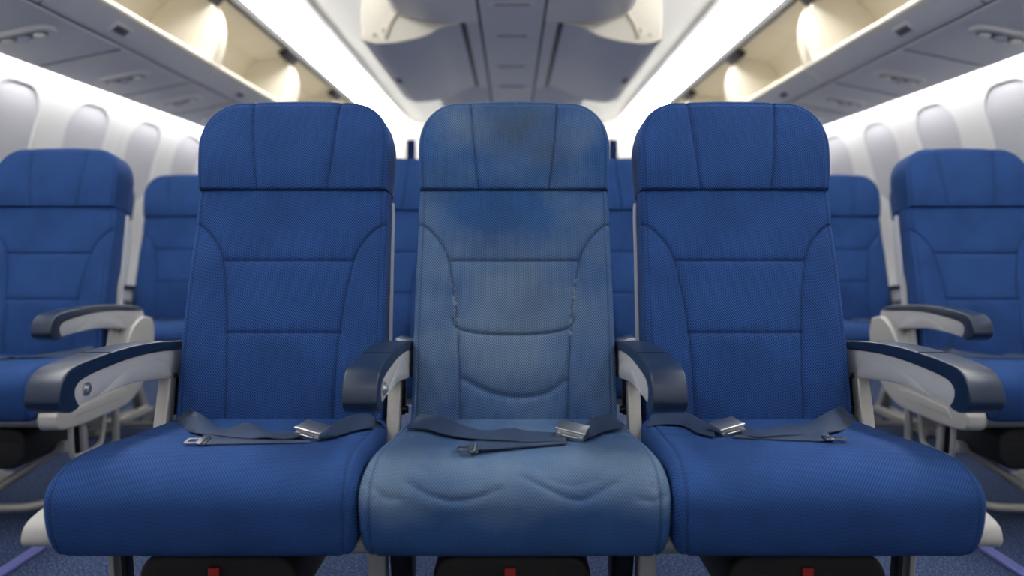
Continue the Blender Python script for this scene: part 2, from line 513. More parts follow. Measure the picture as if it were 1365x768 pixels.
# ------------------------------------------------------------------ seat: the rest
def outline_shell():
    z = np.linspace(.50, ZS-.012, 40); h = np.where(z < ZS, hw_body(z), hw_head(z))+.0035
    return [(-a, b) for a, b in zip(h, z)]+[(a, b) for a, b in zip(h[::-1], z[::-1])]
def lean(bm):
    for v in bm.verts:
        x, d, z = v.co; v.co = Vector((x, yplane(z)+d*CT, z-d*ST))
def shell_mesh():
    bm = bmesh.new()
    prism(bm, outline_shell(), 'y', .064, .094, .010, 3)
    lean(bm)
    bmesh.ops.recalc_face_normals(bm, faces=bm.faces[:])
    me = bpy.data.meshes.new('back_shell'); bm.to_mesh(me); bm.free(); return me

ARM = [(1.205, .612), (1.213, .630), (1.232, .645), (1.27, .652), (1.359, .656), (1.45, .656), (1.55, .650), (1.64, .640), (1.70, .630)]
ARMB = [(1.70, .556), (1.64, .560), (1.537, .572), (1.447, .583), (1.344, .585), (1.267, .579), (1.237, .575), (1.214, .584), (1.203, .597)]
def arm_top(n=6): return [tuple(p) for p in smooth_line(ARM, n)]
GREYTOP = [(1.745, .600), (1.735, .615), (1.70, .6165), (1.64, .6215), (1.55, .630), (1.447, .6345), (1.344, .631), (1.275, .6245), (1.252, .613), (1.251, .597), (1.263, .581)]
def build_armrest(x, parent, side, post=True):
    """grey body with navy pad; side = -1 / +1 (0: none) the face that carries the recline button"""
    sh = lambda P: [(y-OY, z) for y, z in P]
    gt = smooth_line(GREYTOP, 5)
    gb = smooth_line([(1.263, .581), (1.344, .585), (1.447, .5836), (1.537, .574), (1.64, .560), (1.70, .556), (1.735, .566), (1.745, .600)], 5)
    bm = bmesh.new()
    prism(bm, sh([tuple(p) for p in gt]+[tuple(p) for p in gb[1:-1]]), 'x', x-.0245, x+.0245, .0025, 2)
    # raised crescent on both faces
    cres = smooth_line([(1.33, .586), (1.40, .607), (1.47, .617), (1.54, .612), (1.59, .595), (1.61, .568)], 5)
    cl = smooth_line([(1.61, .568), (1.537, .577), (1.447, .586), (1.33, .586)], 5)
    for s in (1, -1):
        prism(bm, sh([tuple(p) for p in cres]+[tuple(p) for p in cl[1:-1]]), 'x', min(x+s*.022, x+s*.0257), max(x+s*.022, x+s*.0257), .001, 2)
    a = build('armrest', bm, M['armgrey'], parent, 30)
    bm = bmesh.new()
    navy = [tuple(p) for p in smooth_line(ARM, 6)]+[(1.735, .615)]+[tuple(p) for p in gt[10:]]+[tuple(p) for p in smooth_line([(1.263, .5785), (1.237, .575), (1.214, .584), (1.203, .597), (1.205, .612)], 5)[1:-1]]
    prism(bm, sh(navy), 'x', x-.0285, x+.0285, .007, 4)
    # the seam across the pad, as a shallow raised line
    prism(bm, sh([(1.3585, .640), (1.3605, .640), (1.3605, .6572), (1.3585, .6572)]), 'x', x-.0283, x+.0283, .0006, 1)
    build('arm_pad', bm, M['navy'], a, 30)
    if side:
        bm = bmesh.new(); sx = x+side*.0255
        cyl(bm, (sx, 1.287-OY, .605), .0115, .006, 'x', 24, .0015)
        cyl(bm, (sx+side*.003, 1.287-OY, .605), .0068, .007, 'x', 20, .0015)
        build('recline_button', bm, M['chrome'], a, 30)
    if post:
        bm = bmesh.new()
        xo = x+(.012 if x < 0 else -.012) if abs(x) > .252 else x+(.006 if x < 0 else -.006)
        prism(bm, sh([(1.605, .565), (1.635, .565), (1.60, .36), (1.55, .36)]), 'x', xo-.0135, xo+.0135, .004, 3)
        build('post', bm, M['metal'], a, 30)
        bm = bmesh.new()
        box(bm, (xo, 1.66-OY, .52), (.034, .02, .09), .003)
        cyl(bm, (xo, 1.64-OY, .49), .008, .05, 'x', 14, .001)
        cyl(bm, (xo, 1.625-OY, .567), .006, .034, 'x', 14, .001)
        build('pivot_bracket', bm, M['darkmetal'], a, 30)
    return a

def build_bracket(s, parent):
    bm = bmesh.new()
    path = smooth_line([(.280, .735), (.268, .728), (.258, .70), (.245, .665), (.225, .63), (.205, .57)], 5)
    # flat bar following the back's flank
    L, R = [], []
    for i, p in enumerate(path):
        d = path[min(i+1, len(path)-1)]-path[max(i-1, 0)]; d /= np.linalg.norm(d); nn = np.array([-d[1], d[0]])
        w = .013 if i > 3 else .007+.002*i
        L.append(tuple(p+nn*w)); R.append(tuple(p-nn*w))
    prism(bm, L+R[::-1], 'x', min(s*.206, s*.219), max(s*.206, s*.219), .004, 2)
    return build('recline_bracket', bm, M['grey'], parent, 30)

def top_z(x, y, cx):
    hw = hw_c(np.array(y), np.array(.48)); e = max(0, float(hw)-abs(x-cx))
    i = np.argsort(PS[:TOPN, 0]); z = float(np.interp(y, PS[:TOPN, 0][i], PS[:TOPN, 1][i]))
    u = (x-cx)/.24
    s = float(np.interp(y, PS[:TOPN, 0][i], sv[:TOPN][i]))
    z += .007*(1-u*u)*math.exp(-((s-.30)/.16)**2)-.006*math.exp(-(u/.5)**2)*math.exp(-((s-.20)/.10)**2)
    r = .024
    if e < r: z -= r-math.sqrt(max(0, r*r-(r-e)**2))
    return z
def seat_hit(px, py, cx, lift):
    """where the line of sight through a pixel meets the cushion top (raised by lift); local to the seat"""
    k = (py-HY)/F; m = (px-HX)/F
    lo, hi = 1.2, 1.72
    for _ in range(40):
        Y = .5*(lo+hi)
        if CAMZ-k*Y > top_z(m*Y, Y-OY, cx)+lift: lo = Y
        else: hi = Y
    Y = .5*(lo+hi)
    return Vector((m*Y-cx, Y-OY, CAMZ-k*Y))

def ribbon(bm, uvl, A, B, th=.0018):
    """strap with the edges A and B, a thin solid"""
    A = smooth_line([tuple(p) for p in A], 6); B = smooth_line([tuple(p) for p in B], 6)
    n = len(A); W = 6
    rows = []
    for side in (1, -1):
        g = []
        for i in range(n):
            d = A[min(i+1, n-1)]-A[max(i-1, 0)]; w = B[i]-A[i]
            nn = np.cross(d, w); nn /= np.linalg.norm(nn)+1e-9
            if nn[2] < 0: nn = -nn
            g.append([bm.verts.new(tuple(A[i]+w*k/W+nn*(th*.5*side+.0012*math.sin(math.pi*k/W)))) for k in range(W+1)])
        rows.append(g)
    def q(a, b, c, d, uvs):
        f = bm.faces.new((a, b, c, d))
        for lp, uv in zip(f.loops, uvs): lp[uvl].uv = uv
    L = np.concatenate([[0], np.cumsum(np.linalg.norm(np.diff(.5*(A+B), axis=0), axis=1))])
    T, Bt = rows
    for i in range(n-1):
        for k in range(W):
            uvs = [(L[i], k/W), (L[i], (k+1)/W), (L[i+1], (k+1)/W), (L[i+1], k/W)]
            q(T[i][k], T[i][k+1], T[i+1][k+1], T[i+1][k], uvs)
            q(Bt[i][k], Bt[i+1][k], Bt[i+1][k+1], Bt[i][k+1], [uvs[0], uvs[3], uvs[2], uvs[1]])
        for k in (0, W):
            q(T[i][k], T[i+1][k], Bt[i+1][k], Bt[i][k], [(L[i], .5)]*4)
    for i in (0, n-1):
        for k in range(W):
            q(T[i][k], T[i][k+1], Bt[i][k+1], Bt[i][k], [(L[i], k/W)]*4)

def build_belt(parent, cx, sc, ox, oy, straps, buckle, tongue):
    bm = bmesh.new(); uvl = bm.loops.layers.uv.new('UVMap')
    for up, low in straps:
        A = [seat_hit(ox+x/sc, oy+y/sc, cx, l) for x, y, l in up]; B = [seat_hit(ox+x/sc, oy+y/sc, cx, l) for x, y, l in low]
        ribbon(bm, uvl, A, B)
    belt = build('seat_belt', bm, M['web'], parent, 60)
    # buckle
    bx, by, rz, tilt, roll = buckle
    c = seat_hit(ox+bx/sc, oy+by/sc, cx, .014)
    R = Matrix.Rotation(math.radians(roll), 4, 'Y') @ Matrix.Rotation(math.radians(rz), 4, 'Z') @ Matrix.Rotation(math.radians(tilt), 4, 'X')
    T = Matrix.Translation(c) @ R @ Matrix.Scale(.78, 4)
    bm = bmesh.new()
    box(bm, (0, 0, -.003), (.066, .048, .022), .0045)                         # body
    box(bm, (0, .002, .0105), (.069, .048, .0035), .0012, Matrix.Rotation(math.radians(3), 4, 'X'))    # lift lever
    box(bm, (0, -.0235, .0085), (.071, .004, .006), .0018)
    for s in (1, -1):
        cyl(bm, (s*.027, -.0250, -.003), .0048, .004, 'y', 14, .0008)
    box(bm, (.0, -.0245, -.004), (.034, .003, .004), .001)
    bmesh.ops.transform(bm, matrix=T, verts=bm.verts[:])
    build('buckle', bm, M['chrome'], belt, 30)
    # tongue plate on the loose tail
    tx, ty, tz = tongue
    c = seat_hit(ox+tx/sc, oy+ty/sc, cx, .006)
    bm = bmesh.new()
    fr = rrect(0, 0, .030, .030, .006, 4); hole = rrect(0, 0, .018, .016, .004, 4)
    for z0, z1 in ((-.0012, .0012),):
        va = [[bm.verts.new((x, y, z)) for x, y in ring] for ring, z in ((fr, z1), (hole, z1), (hole, z0), (fr, z0))]
        n = len(fr)
        for a, b in zip(va, va[1:]+va[:1]):
            for i in range(n): bm.faces.new((a[i], a[(i+1) % n], b[(i+1) % n], b[i]))
    box(bm, (.022, 0, 0), (.016, .036, .004), .001)
    tube(bm, [(.024, -.019, .002), (.024, .019, .002)], .0028, 8)
    bmesh.ops.transform(bm, matrix=Matrix.Translation(c) @ Matrix.Rotation(math.radians(tz), 4, 'Z') @ Matrix.Rotation(math.radians(6), 4, 'X') @ Matrix.Scale(.86, 4), verts=bm.verts[:])
    build('tongue', bm, M['steel'], belt, 30)
    # anchor hook where the short strap meets the frame
    return belt

ME = dict(back=backrest_mesh(False), backw=backrest_mesh(True), head=headrest_mesh(False), headw=headrest_mesh(True),
          cush=cushion_mesh(False), cushw=cushion_mesh(True), shell=shell_mesh())
for k, m in (('back', 'blue'), ('head', 'blue'), ('cush', 'blue'), ('backw', 'worn'), ('headw', 'worn'), ('cushw', 'worn'), ('shell', 'shell')):
    ME[k].materials.append(M[m])
    ME[k].polygons.foreach_set('use_smooth', [True]*len(ME[k].polygons))
for k in ('cush', 'cushw', 'shell'): sharp(ME[k], 50)

def inst(name, me, parent):
    o = bpy.data.objects.new(name, me); COL.objects.link(o); o.parent = parent; return o

ROWX = .0045
ARMS = {}
def build_seat(x, worn, label, group, arms, belt):
    e = empty('airplane_seat', (x+ROWX, OY, 0), label, 'seat', group)
    s = 'w' if worn else ''
    inst('backrest', ME['back'+s], e); inst('headrest', ME['head'+s], e); inst('seat_cushion', ME['cush'+s], e); inst('back_shell', ME['shell'], e)
    for sd in (() if worn else (1, -1)): build_bracket(sd, e)
    e_arms = [build_armrest(ax, e, side) for ax, side in arms]
    ARMS[e.name] = e_arms
    build_belt(e, x+ROWX, *belt)
    return e

Z0 = .003
beltL = (4.403, 220, 530,
    [([(150, 68, .030), (220, 105, .018), (340, 185, .006), (480, 150, .016), (620, 205, .007), (700, 196, .006), (790, 200, .006)],
      [(15, 160, .008), (170, 205, .004), (300, 222, .004), (480, 240, .004), (590, 232, .008), (700, 244, .004), (790, 232, .004)]),
     ([(205, 240, .007), (245, 218, .009), (345, 236, .004), (560, 248, .003), (850, 252, .003)],
      [(205, 270, .003), (250, 276, .003), (345, 274, .002), (560, 270, .002), (850, 264, .002)]),
     ([(940, 185, .010), (1020, 135, .012), (1100, 104, .016), (1200, 100, .018), (1255, 140, .016)],
      [(940, 242, .004), (1020, 222, .004), (1100, 198, .004), (1190, 180, .004), (1295, 186, .006)])],
    (868, 198, -20, 8, 9), (165, 255, 0))
beltC = (4.266, 530, 530,
    [([(130, 92, .026), (250, 110, .016), (400, 168, .006), (520, 190, .005), (640, 172, .012), (740, 192, .007), (930, 200, .006)],
      [(40, 172, .006), (160, 180, .004), (280, 212, .004), (430, 233, .004), (640, 244, .006), (740, 253, .005), (960, 248, .004)]),
     ([(400, 265, .007), (450, 248, .008), (560, 252, .004), (700, 252, .003), (960, 252, .003)],
      [(410, 290, .003), (480, 298, .003), (560, 293, .002), (700, 282, .002), (960, 262, .002)]),
     ([(1050, 178, .010), (1090, 135, .013), (1130, 108, .018), (1215, 98, .020), (1270, 140, .016)],
      [(1060, 240, .004), (1110, 218, .004), (1180, 192, .004), (1240, 180, .005), (1300, 172, .006)])],
    (995, 194, -18, 8, 9), (372, 292, 0))
beltR = (4.266, 850, 530,
    [([(1150, 45, .030), (1070, 90, .018), (960, 148, .007), (820, 165, .006), (700, 186, .006), (600, 168, .006)],
      [(1295, 152, .008), (1140, 190, .004), (980, 210, .004), (800, 216, .006), (690, 224, .005), (590, 212, .004)]),
     ([(1085, 205, .007), (1050, 194, .009), (980, 204, .004), (800, 214, .003), (560, 216, .003)],
      [(1095, 240, .003), (1050, 247, .003), (980, 246, .002), (800, 240, .002), (540, 228, .002)]),
     ([(80, 100, .014), (160, 86, .018), (260, 78, .018), (340, 115, .012), (430, 168, .010)],
      [(50, 168, .006), (160, 152, .004), (260, 160, .004), (340, 200, .004), (440, 226, .004)])],
    (508, 172, 20, 8, -9), (1140, 232, 180))

seatL = build_seat(-.5, False, 'bright blue seat on the left of the front row, clean fabric', 'front row seats',
                   [(-.26, 1), (.25, 1)], beltL)
beltC = beltC[:3]+([(tuple((x, y, l+.002) for x, y, l in u), tuple((x, y, l+.002) for x, y, l in w)) for u, w in beltC[3]],)+beltC[4:]
seatC = build_seat(0, True, 'faded worn middle seat of the front row with stained wrinkled fabric', 'front row seats', [], beltC)
seatR = build_seat(.5, False, 'bright blue seat on the right of the front row, clean fabric', 'front row seats',
                   [(-.25, 1), (.26, 0)], beltR)

# ------------------------------------------------------------------ seat frames
def build_frame(xs, x0, x1, label, outer, group, low=False):
    """xs: seat centres; shrouds at x0 and x1; outer = list of x where an end shroud shows"""
    cx = .5*(x0+x1)
    e = empty('seat_frame', (cx, OY, 0), label, 'seat frame', group)
    bm = bmesh.new()
    for y, z in ((1.33, .325), (1.56, .335)):
        tube(bm, [(x0-cx+.02, y-OY, z), (x1-cx-.02, y-OY, z)], .020, 14)
    build('beam', bm, M['metal'], e)
    for x in xs:                                     # pan under each cushion
        bm = bmesh.new()
        box(bm, (x-cx, 1.43-OY, .345), (.40, .36, .010), .003)
        build('seat_pan', bm, M['darkmetal'], e)
    for x in (x0+.52, x1-.52):
        s = 1 if x < cx else -1
        bm = bmesh.new()
        prism(bm, [(y-OY, z) for y, z in ((1.32, .37), (1.36, .37), (1.385, .03), (1.345, .03))], 'x', x-cx-.016, x-cx+.016, .004)
        prism(bm, [(y-OY, z) for y, z in ((1.55, .34), (1.59, .34), (1.78, .03), (1.73, .03))], 'x', x-cx-.014, x-cx+.014, .004)
        prism(bm, [(y-OY, z) for y, z in ((1.32, .004), (1.82, .004), (1.82, .02), (1.75, .045), (1.40, .035), (1.32, .03))], 'x', x-cx-.02, x-cx+.02, .004)
        build('leg', bm, M['metal'], e)
        bm = bmesh.new()
        prism(bm, [(y-OY, z) for y, z in ((1.31, .345), (1.41, .345), (1.43, .28), (1.40, .20), (1.37, .20), (1.34, .26))], 'x', x-cx+s*.022-.0, x-cx+s*.06, .012)
        build('brace', bm, M['darkmetal'], e)
    for x in (x0, x1):
        s = 1 if x < cx else -1
        bm = bmesh.new()
        prism(bm, [(y-OY, z) for y, z in ((1.40, .35), (1.425, .35), (1.47, .01), (1.44, .01))], 'x', x-cx+s*.005-.006, x-cx+s*.005+.006, .003)
        box(bm, (x-cx+s*.011, 1.46-OY, .010), (.05, .12, .014), .004)
        build('side_leg', bm, M['metal'], e)
        bm = bmesh.new()
        prism(bm, [(y-OY, z) for y, z in ((1.405, .35), (1.43, .35), (1.475, .01), (1.445, .01))], 'x', x-cx+s*.026-.006, x-cx+s*.026+.006, .003)
        build('side_brace', bm, M['darkmetal'], e)
    if not low:
        # luggage bar close to the floor, turning back at both ends
        bm = bmesh.new()
        xa, xb = x0-cx+.10, x1-cx-.10
        tube(bm, smooth_line([(xa-.02, 1.58-OY, .07), (xa-.01, 1.48-OY, .05), (xa+.05, 1.42-OY, .04), (xa+.14, 1.405-OY, .038), (0, 1.40-OY, .038),
                              (xb-.14, 1.405-OY, .038), (xb-.05, 1.42-OY, .04), (xb+.01, 1.48-OY, .05), (xb+.02, 1.58-OY, .07)], 8), .013, 12)
        build('luggage_bar', bm, M['metal'], e)
        for x in outer:
            d = -1 if x < cx else 1
            bm = bmesh.new()
            tube(bm, [(x-cx-d*.34, 1.43-OY, .045), (x-cx-d*.12, 1.50-OY, .20)], .014, 12)
            box(bm, (x-cx-d*.13, 1.50-OY, .20), (.07, .04, .035), .006)
            build('diagonal_strut', bm, M['metal'], e)
    for x in outer:
        s = -1 if x < cx else 1
        if low:
            bm = bmesh.new()
            prism(bm, [(p[0]-OY, p[1]) for p in smooth_line([(1.215, .385), (1.24, .402), (1.32, .408), (1.5, .40), (1.56, .385), (1.5, .365), (1.32, .36), (1.225, .360)], 5, True)], 'x', min(x-cx-s*.02, x-cx+s*.036), max(x-cx-s*.02, x-cx+s*.036), .013, 4)
        else:
            bm = bmesh.new()
            up = smooth_line([(1.205, .365), (1.225, .385), (1.30, .397), (1.40, .402), (1.50, .425), (1.565, .47), (1.60, .53), (1.64, .57), (1.70, .595), (1.765, .585)], 6)
            lo = smooth_line([(1.765, .585), (1.785, .53), (1.76, .44), (1.70, .365), (1.60, .318), (1.45, .312), (1.28, .315), (1.215, .328), (1.205, .365)], 6)
            prism(bm, [(p[0]-OY, p[1]) for p in list(up)+list(lo[1:-1])], 'x', min(x-cx-s*.012, x-cx+s*.045), max(x-cx-s*.012, x-cx+s*.045), .014, 4)
            prism(bm, [(y-OY, z) for y, z in ((1.28, .345), (1.54, .345), (1.58, .372), (1.50, .378), (1.30, .37))], 'x', min(x-cx+s*.040, x-cx+s*.048), max(x-cx+s*.040, x-cx+s*.048), .003)
        sh = build('end_shroud', bm, M['grey'], e, 40)
        if low: continue
        bm = bmesh.new()
        hx = x-cx+s*.022
        tube(bm, smooth_line([(hx, 1.31-OY, .33), (hx, 1.315-OY, .24), (hx, 1.34-OY, .215), (hx, 1.45-OY, .215), (hx, 1.48-OY, .24), (hx, 1.49-OY, .33)], 6), .008, 10)
        build('step_loop', bm, M['metal'], sh)
        bm = bmesh.new()
        tube(bm, [(hx, 1.56-OY, .33), (hx, 1.565-OY, .012)], .012, 10)
        build('end_leg', bm, M['metal'], sh)
    return e

def build_pouch(x, y, label, group, w=.27):
    e = empty('life_vest_pouch', (x, y, 0), label, 'pouch', group)
    bm = bmesh.new()
    t = rrect(0, .243, w, .125, .045, 6)
    prism(bm, t, 'y', -.13, .17, .012, 3)
    tube(bm, [(-w*.44, -.132, .268), (w*.44, -.132, .266)], .002, 6)
    build('bag', bm, M['black'], e)
    bm = bmesh.new()
    box(bm, (-.003, -.134, .255), (.020, .006, .060), .002)
    build('pull_tag', bm, M['red'], e)
    for dx in (-.09, .09):
        bm = bmesh.new()
        box(bm, (dx, .05, .315), (.022, .01, .045), .002)
        build('hanging_strap', bm, M['black'], e)
    return e

# front row
build_frame([-.5, 0, .5], -.76, .76, 'light grey metal frame and legs carrying the three front row seats', [-.76, .76], 'seat frames', True)
P0 = build_pouch(-.5-.02, 1.45, 'black pouch with red tag under the left front row seat', 'pouches under the front row', .28)
for x, l in ((0, 'black pouch with red tag under the worn middle seat'), (.522, 'black pouch with red tag under the right front row seat')):
    c = copy_tree(P0); c.location = (x, 1.45, 0); c['label'] = l

# rows behind
def place(src, x, y, label, group):
    c = copy_tree(src); c.location = (x, y, 0); c['label'] = label; c['group'] = group
    return c
CR = OY+1.205
place(seatL, -.5, CR, 'blue seat glimpsed in the gap between the left and middle front seats', 'seats of the middle block behind')
place(seatR, .5, CR, 'blue seat glimpsed in the gap between the middle and right front seats', 'seats of the middle block behind')
build_frame([-.5, 0, .5], -.76, .76, 'frame under the middle block row behind the front seats', [], 'seat frames').location.y = CR
SX = 1.58; SR = (OY+.895, OY+1.954)
names = ('nearer', 'farther')
for sgn, src, other, sn in ((-1, seatR, seatL, 'left'), (1, seatL, seatR, 'right')):
    for r, y in enumerate(SR):
        place(src, sgn*SX, y, ('large blurred blue aisle seat cut by the %s picture edge' % sn) if r == 0 else
              ('small blurred blue aisle seat beyond the %s edge seat, by the windows' % sn), 'aisle seats by the %s windows' % sn)
        # the window seat shares the middle armrest with its neighbour
        wsrc = other; inner_arm = ARMS[wsrc.name][1] if wsrc is seatL else ARMS[wsrc.name][0]
        c = copy_tree(wsrc, None, inner_arm); c.location = (sgn*(SX+.53), y, 0); c['group'] = 'window seats by the %s sidewall' % sn
        c['label'] = 'blue window seat against the %s sidewall in the %s row' % (sn, names[r])
        x0, x1 = sorted((sgn*(SX-.26), sgn*(SX+.76)))
        f = build_frame([sgn*SX, sgn*(SX+.5)], x0, x1, 'grey frame with rounded aisle shroud under the %s %s window side seats' % (names[r], sn), [sgn*(SX-.26)], 'seat frames')
        f.location.y = y
        if r == 0:
            c = copy_tree(P0); c.location = (sgn*SX, y, 0); c['label'] = 'dark pouch under the blurred aisle seat at the %s edge' % sn; c['group'] = 'pouches under the side rows'

# ------------------------------------------------------------------ cabin shell
Y0, Y1 = -0.5, 9.5
bm = bmesh.new(); box(bm, (0, (Y0+Y1)/2, -.03), (5.2, Y1-Y0, .06)); struct(build('floor', bm, M['carpet']), 'dark blue speckled carpet floor')
WALL = smooth_line([(2.43, -.02), (2.45, .45), (2.44, .9), (2.40, 1.25), (2.335, 1.52), (2.25, 1.72), (2.20, 1.82), (2.19, 1.9)], 5)
WINS = [2.26+.632*i for i in range(9)]
wn = 0
for sgn, sn in ((-1, 'left'), (1, 'right')):
    outer = [(p[0]+.05, p[1]) for p in WALL]
    poly = [(sgn*x, z) for x, z in list(map(tuple, WALL))+outer[::-1]]
    bm = bmesh.new(); prism(bm, poly, 'y', Y0, Y1)
    w = build('wall_'+sn, bm, M['wall'], None, 30)
    # openings for the windows
    bm = bmesh.new()
    for y in WINS:
        a = rrect(y, 1.355, .40, .50, .15, 8); b = rrect(y, 1.345, .34, .44, .13, 8)
        A = [bm.verts.new((sgn*2.30, p[0], p[1])) for p in a]; B = [bm.verts.new((sgn*2.56, p[0], p[1])) for p in b]
        bm.faces.new(A); bm.faces.new(B[::-1])
        for i in range(len(a)): bm.faces.new((A[i], B[i], B[(i+1) % len(a)], A[(i+1) % len(a)]))
    cut = build('cutter', bm, None)
    md = w.modifiers.new('b', 'BOOLEAN'); md.object = cut; md.solver = 'EXACT'
    dg = bpy.context.evaluated_depsgraph_get(); dg.update()
    me = bpy.data.meshes.new_from_object(w.evaluated_get(dg))
    w.modifiers.clear(); w.data = me
    bpy.data.objects.remove(cut, do_unlink=True)
    sharp(me, 30)
    struct(w, 'curved white cabin sidewall on the '+sn)
    for y in WINS[:-1][1::2]:
        yj = y+.316
        bm = bmesh.new()
        wl = [tuple(p) for p in WALL if p[1] > .1]
        prism(bm, [(sgn*(p[0]-.004), p[1]) for p in wl]+[(sgn*(p[0]+.01), p[1]) for p in wl[::-1]], 'y', yj-.012, yj+.012, .002, 1)
        build('panel_joint', bm, M['wall'], w)
    for y in WINS:
        wn += 1
        bm = bmesh.new()
        # shade panel seated in the opening, leaning with the wall
        tilt = [(2.432, 1.08), (2.410, 1.25), (2.370, 1.42), (2.309, 1.62)]
        n = len(tilt)
        V = [[bm.verts.new((sgn*(x+d), y+dy, z)) for x, z in tilt] for d in (0, .012) for dy in (-.21, .21)]
        for i in range(n-1):
            bm.faces.new((V[0][i], V[1][i], V[1][i+1], V[0][i+1])); bm.faces.new((V[2][i], V[3][i], V[3][i+1], V[2][i+1]))
            bm.faces.new((V[0][i], V[2][i], V[2][i+1], V[0][i+1])); bm.faces.new((V[1][i], V[3][i], V[3][i+1], V[1][i+1]))
        bm.faces.new((V[0][0], V[1][0], V[3][0], V[2][0])); bm.faces.new((V[0][-1], V[1][-1], V[3][-1], V[2][-1]))
        wo = struct(build('window_%d' % wn, bm, M['shade'], None, 30), 'closed pale shade in a %s cabin window' % sn)
# far end of the cabin, then an unseen wall added to block low light
bm = bmesh.new(); box(bm, (0, Y1+.03, 1.2), (5.2, .06, 2.6)); struct(build('wall_back', bm, M['bulk']), 'pale bulkhead closing the far end of the cabin')
bm = bmesh.new(); box(bm, (0, Y0+.03, .82), (4.76, .06, 1.68), .01); struct(build('wall_front', bm, M['bulk']), 'unseen half height wall added to block low light')
# ceiling: flat over the middle, dropping to the coves
CE = [(2.2, 2.30), (1.66, 2.30), (1.625, 2.325), (1.41, 2.392), (1.37, 2.388), (1.0, 2.33), (.70, 2.235), (.60, 2.18), (.5, 2.18), (.4, 2.43), (0, 2.43)]
poly = [(-x, z) for x, z in CE]+[(x, z) for x, z in CE[-2::-1]]
poly = poly+[(2.2, 2.5), (-2.2, 2.5)]
bm = bmesh.new(); prism(bm, poly, 'y', Y0, Y1); struct(build('ceiling', bm, M['ceil'], None, 20), 'white cabin ceiling panels above the aisles')
C0 = .55
for sgn, sn in ((-1, 'left'), (1, 'right')):
    e = empty('cove_light', (sgn*1.48, 4, 2.33), 'long bright cove light strip along the %s aisle ceiling' % sn, 'light', 'cove lights')
    bm = bmesh.new()
    prism(bm, [(sgn*(x-1.48), z-2.33) for x, z in ((1.60, 2.285), (1.50, 2.298), (1.415, 2.325), (1.41, 2.37), (1.42, 2.385), (1.605, 2.313))], 'y', C0-4, Y1-4-.05)
    build('diffuser', bm, M['lamp'], e)
    bm = bmesh.new()
    for a, b in (((1.60, 2.278), (1.625, 2.270)), ((1.335, 2.366), (1.322, 2.363)), ((1.30, 2.361), (1.29, 2.358))):
        prism(bm, [(sgn*(a[0]-1.48), a[1]-2.33), (sgn*(b[0]-1.48), b[1]-2.33), (sgn*(b[0]-1.48), b[1]-2.33+.035), (sgn*(a[0]-1.48), a[1]-2.33+.03)], 'y', C0-4, Y1-4-.05, .003)
    build('trim_rail', bm, M['ceil'], e)
    e = empty('sidewall_light', (sgn*2.2, 4, 1.72), 'hidden light strip washing the top of the %s sidewall' % sn, 'light', 'sidewall lights')
    bm = bmesh.new()
    prism(bm, [(sgn*(x-2.2), z-1.72) for x, z in ((2.175, 1.70), (2.205, 1.735), (2.20, 1.745), (2.165, 1.71))], 'y', Y0-4+.05, Y1-4-.05)
    build('diffuser', bm, M['wash'], e)

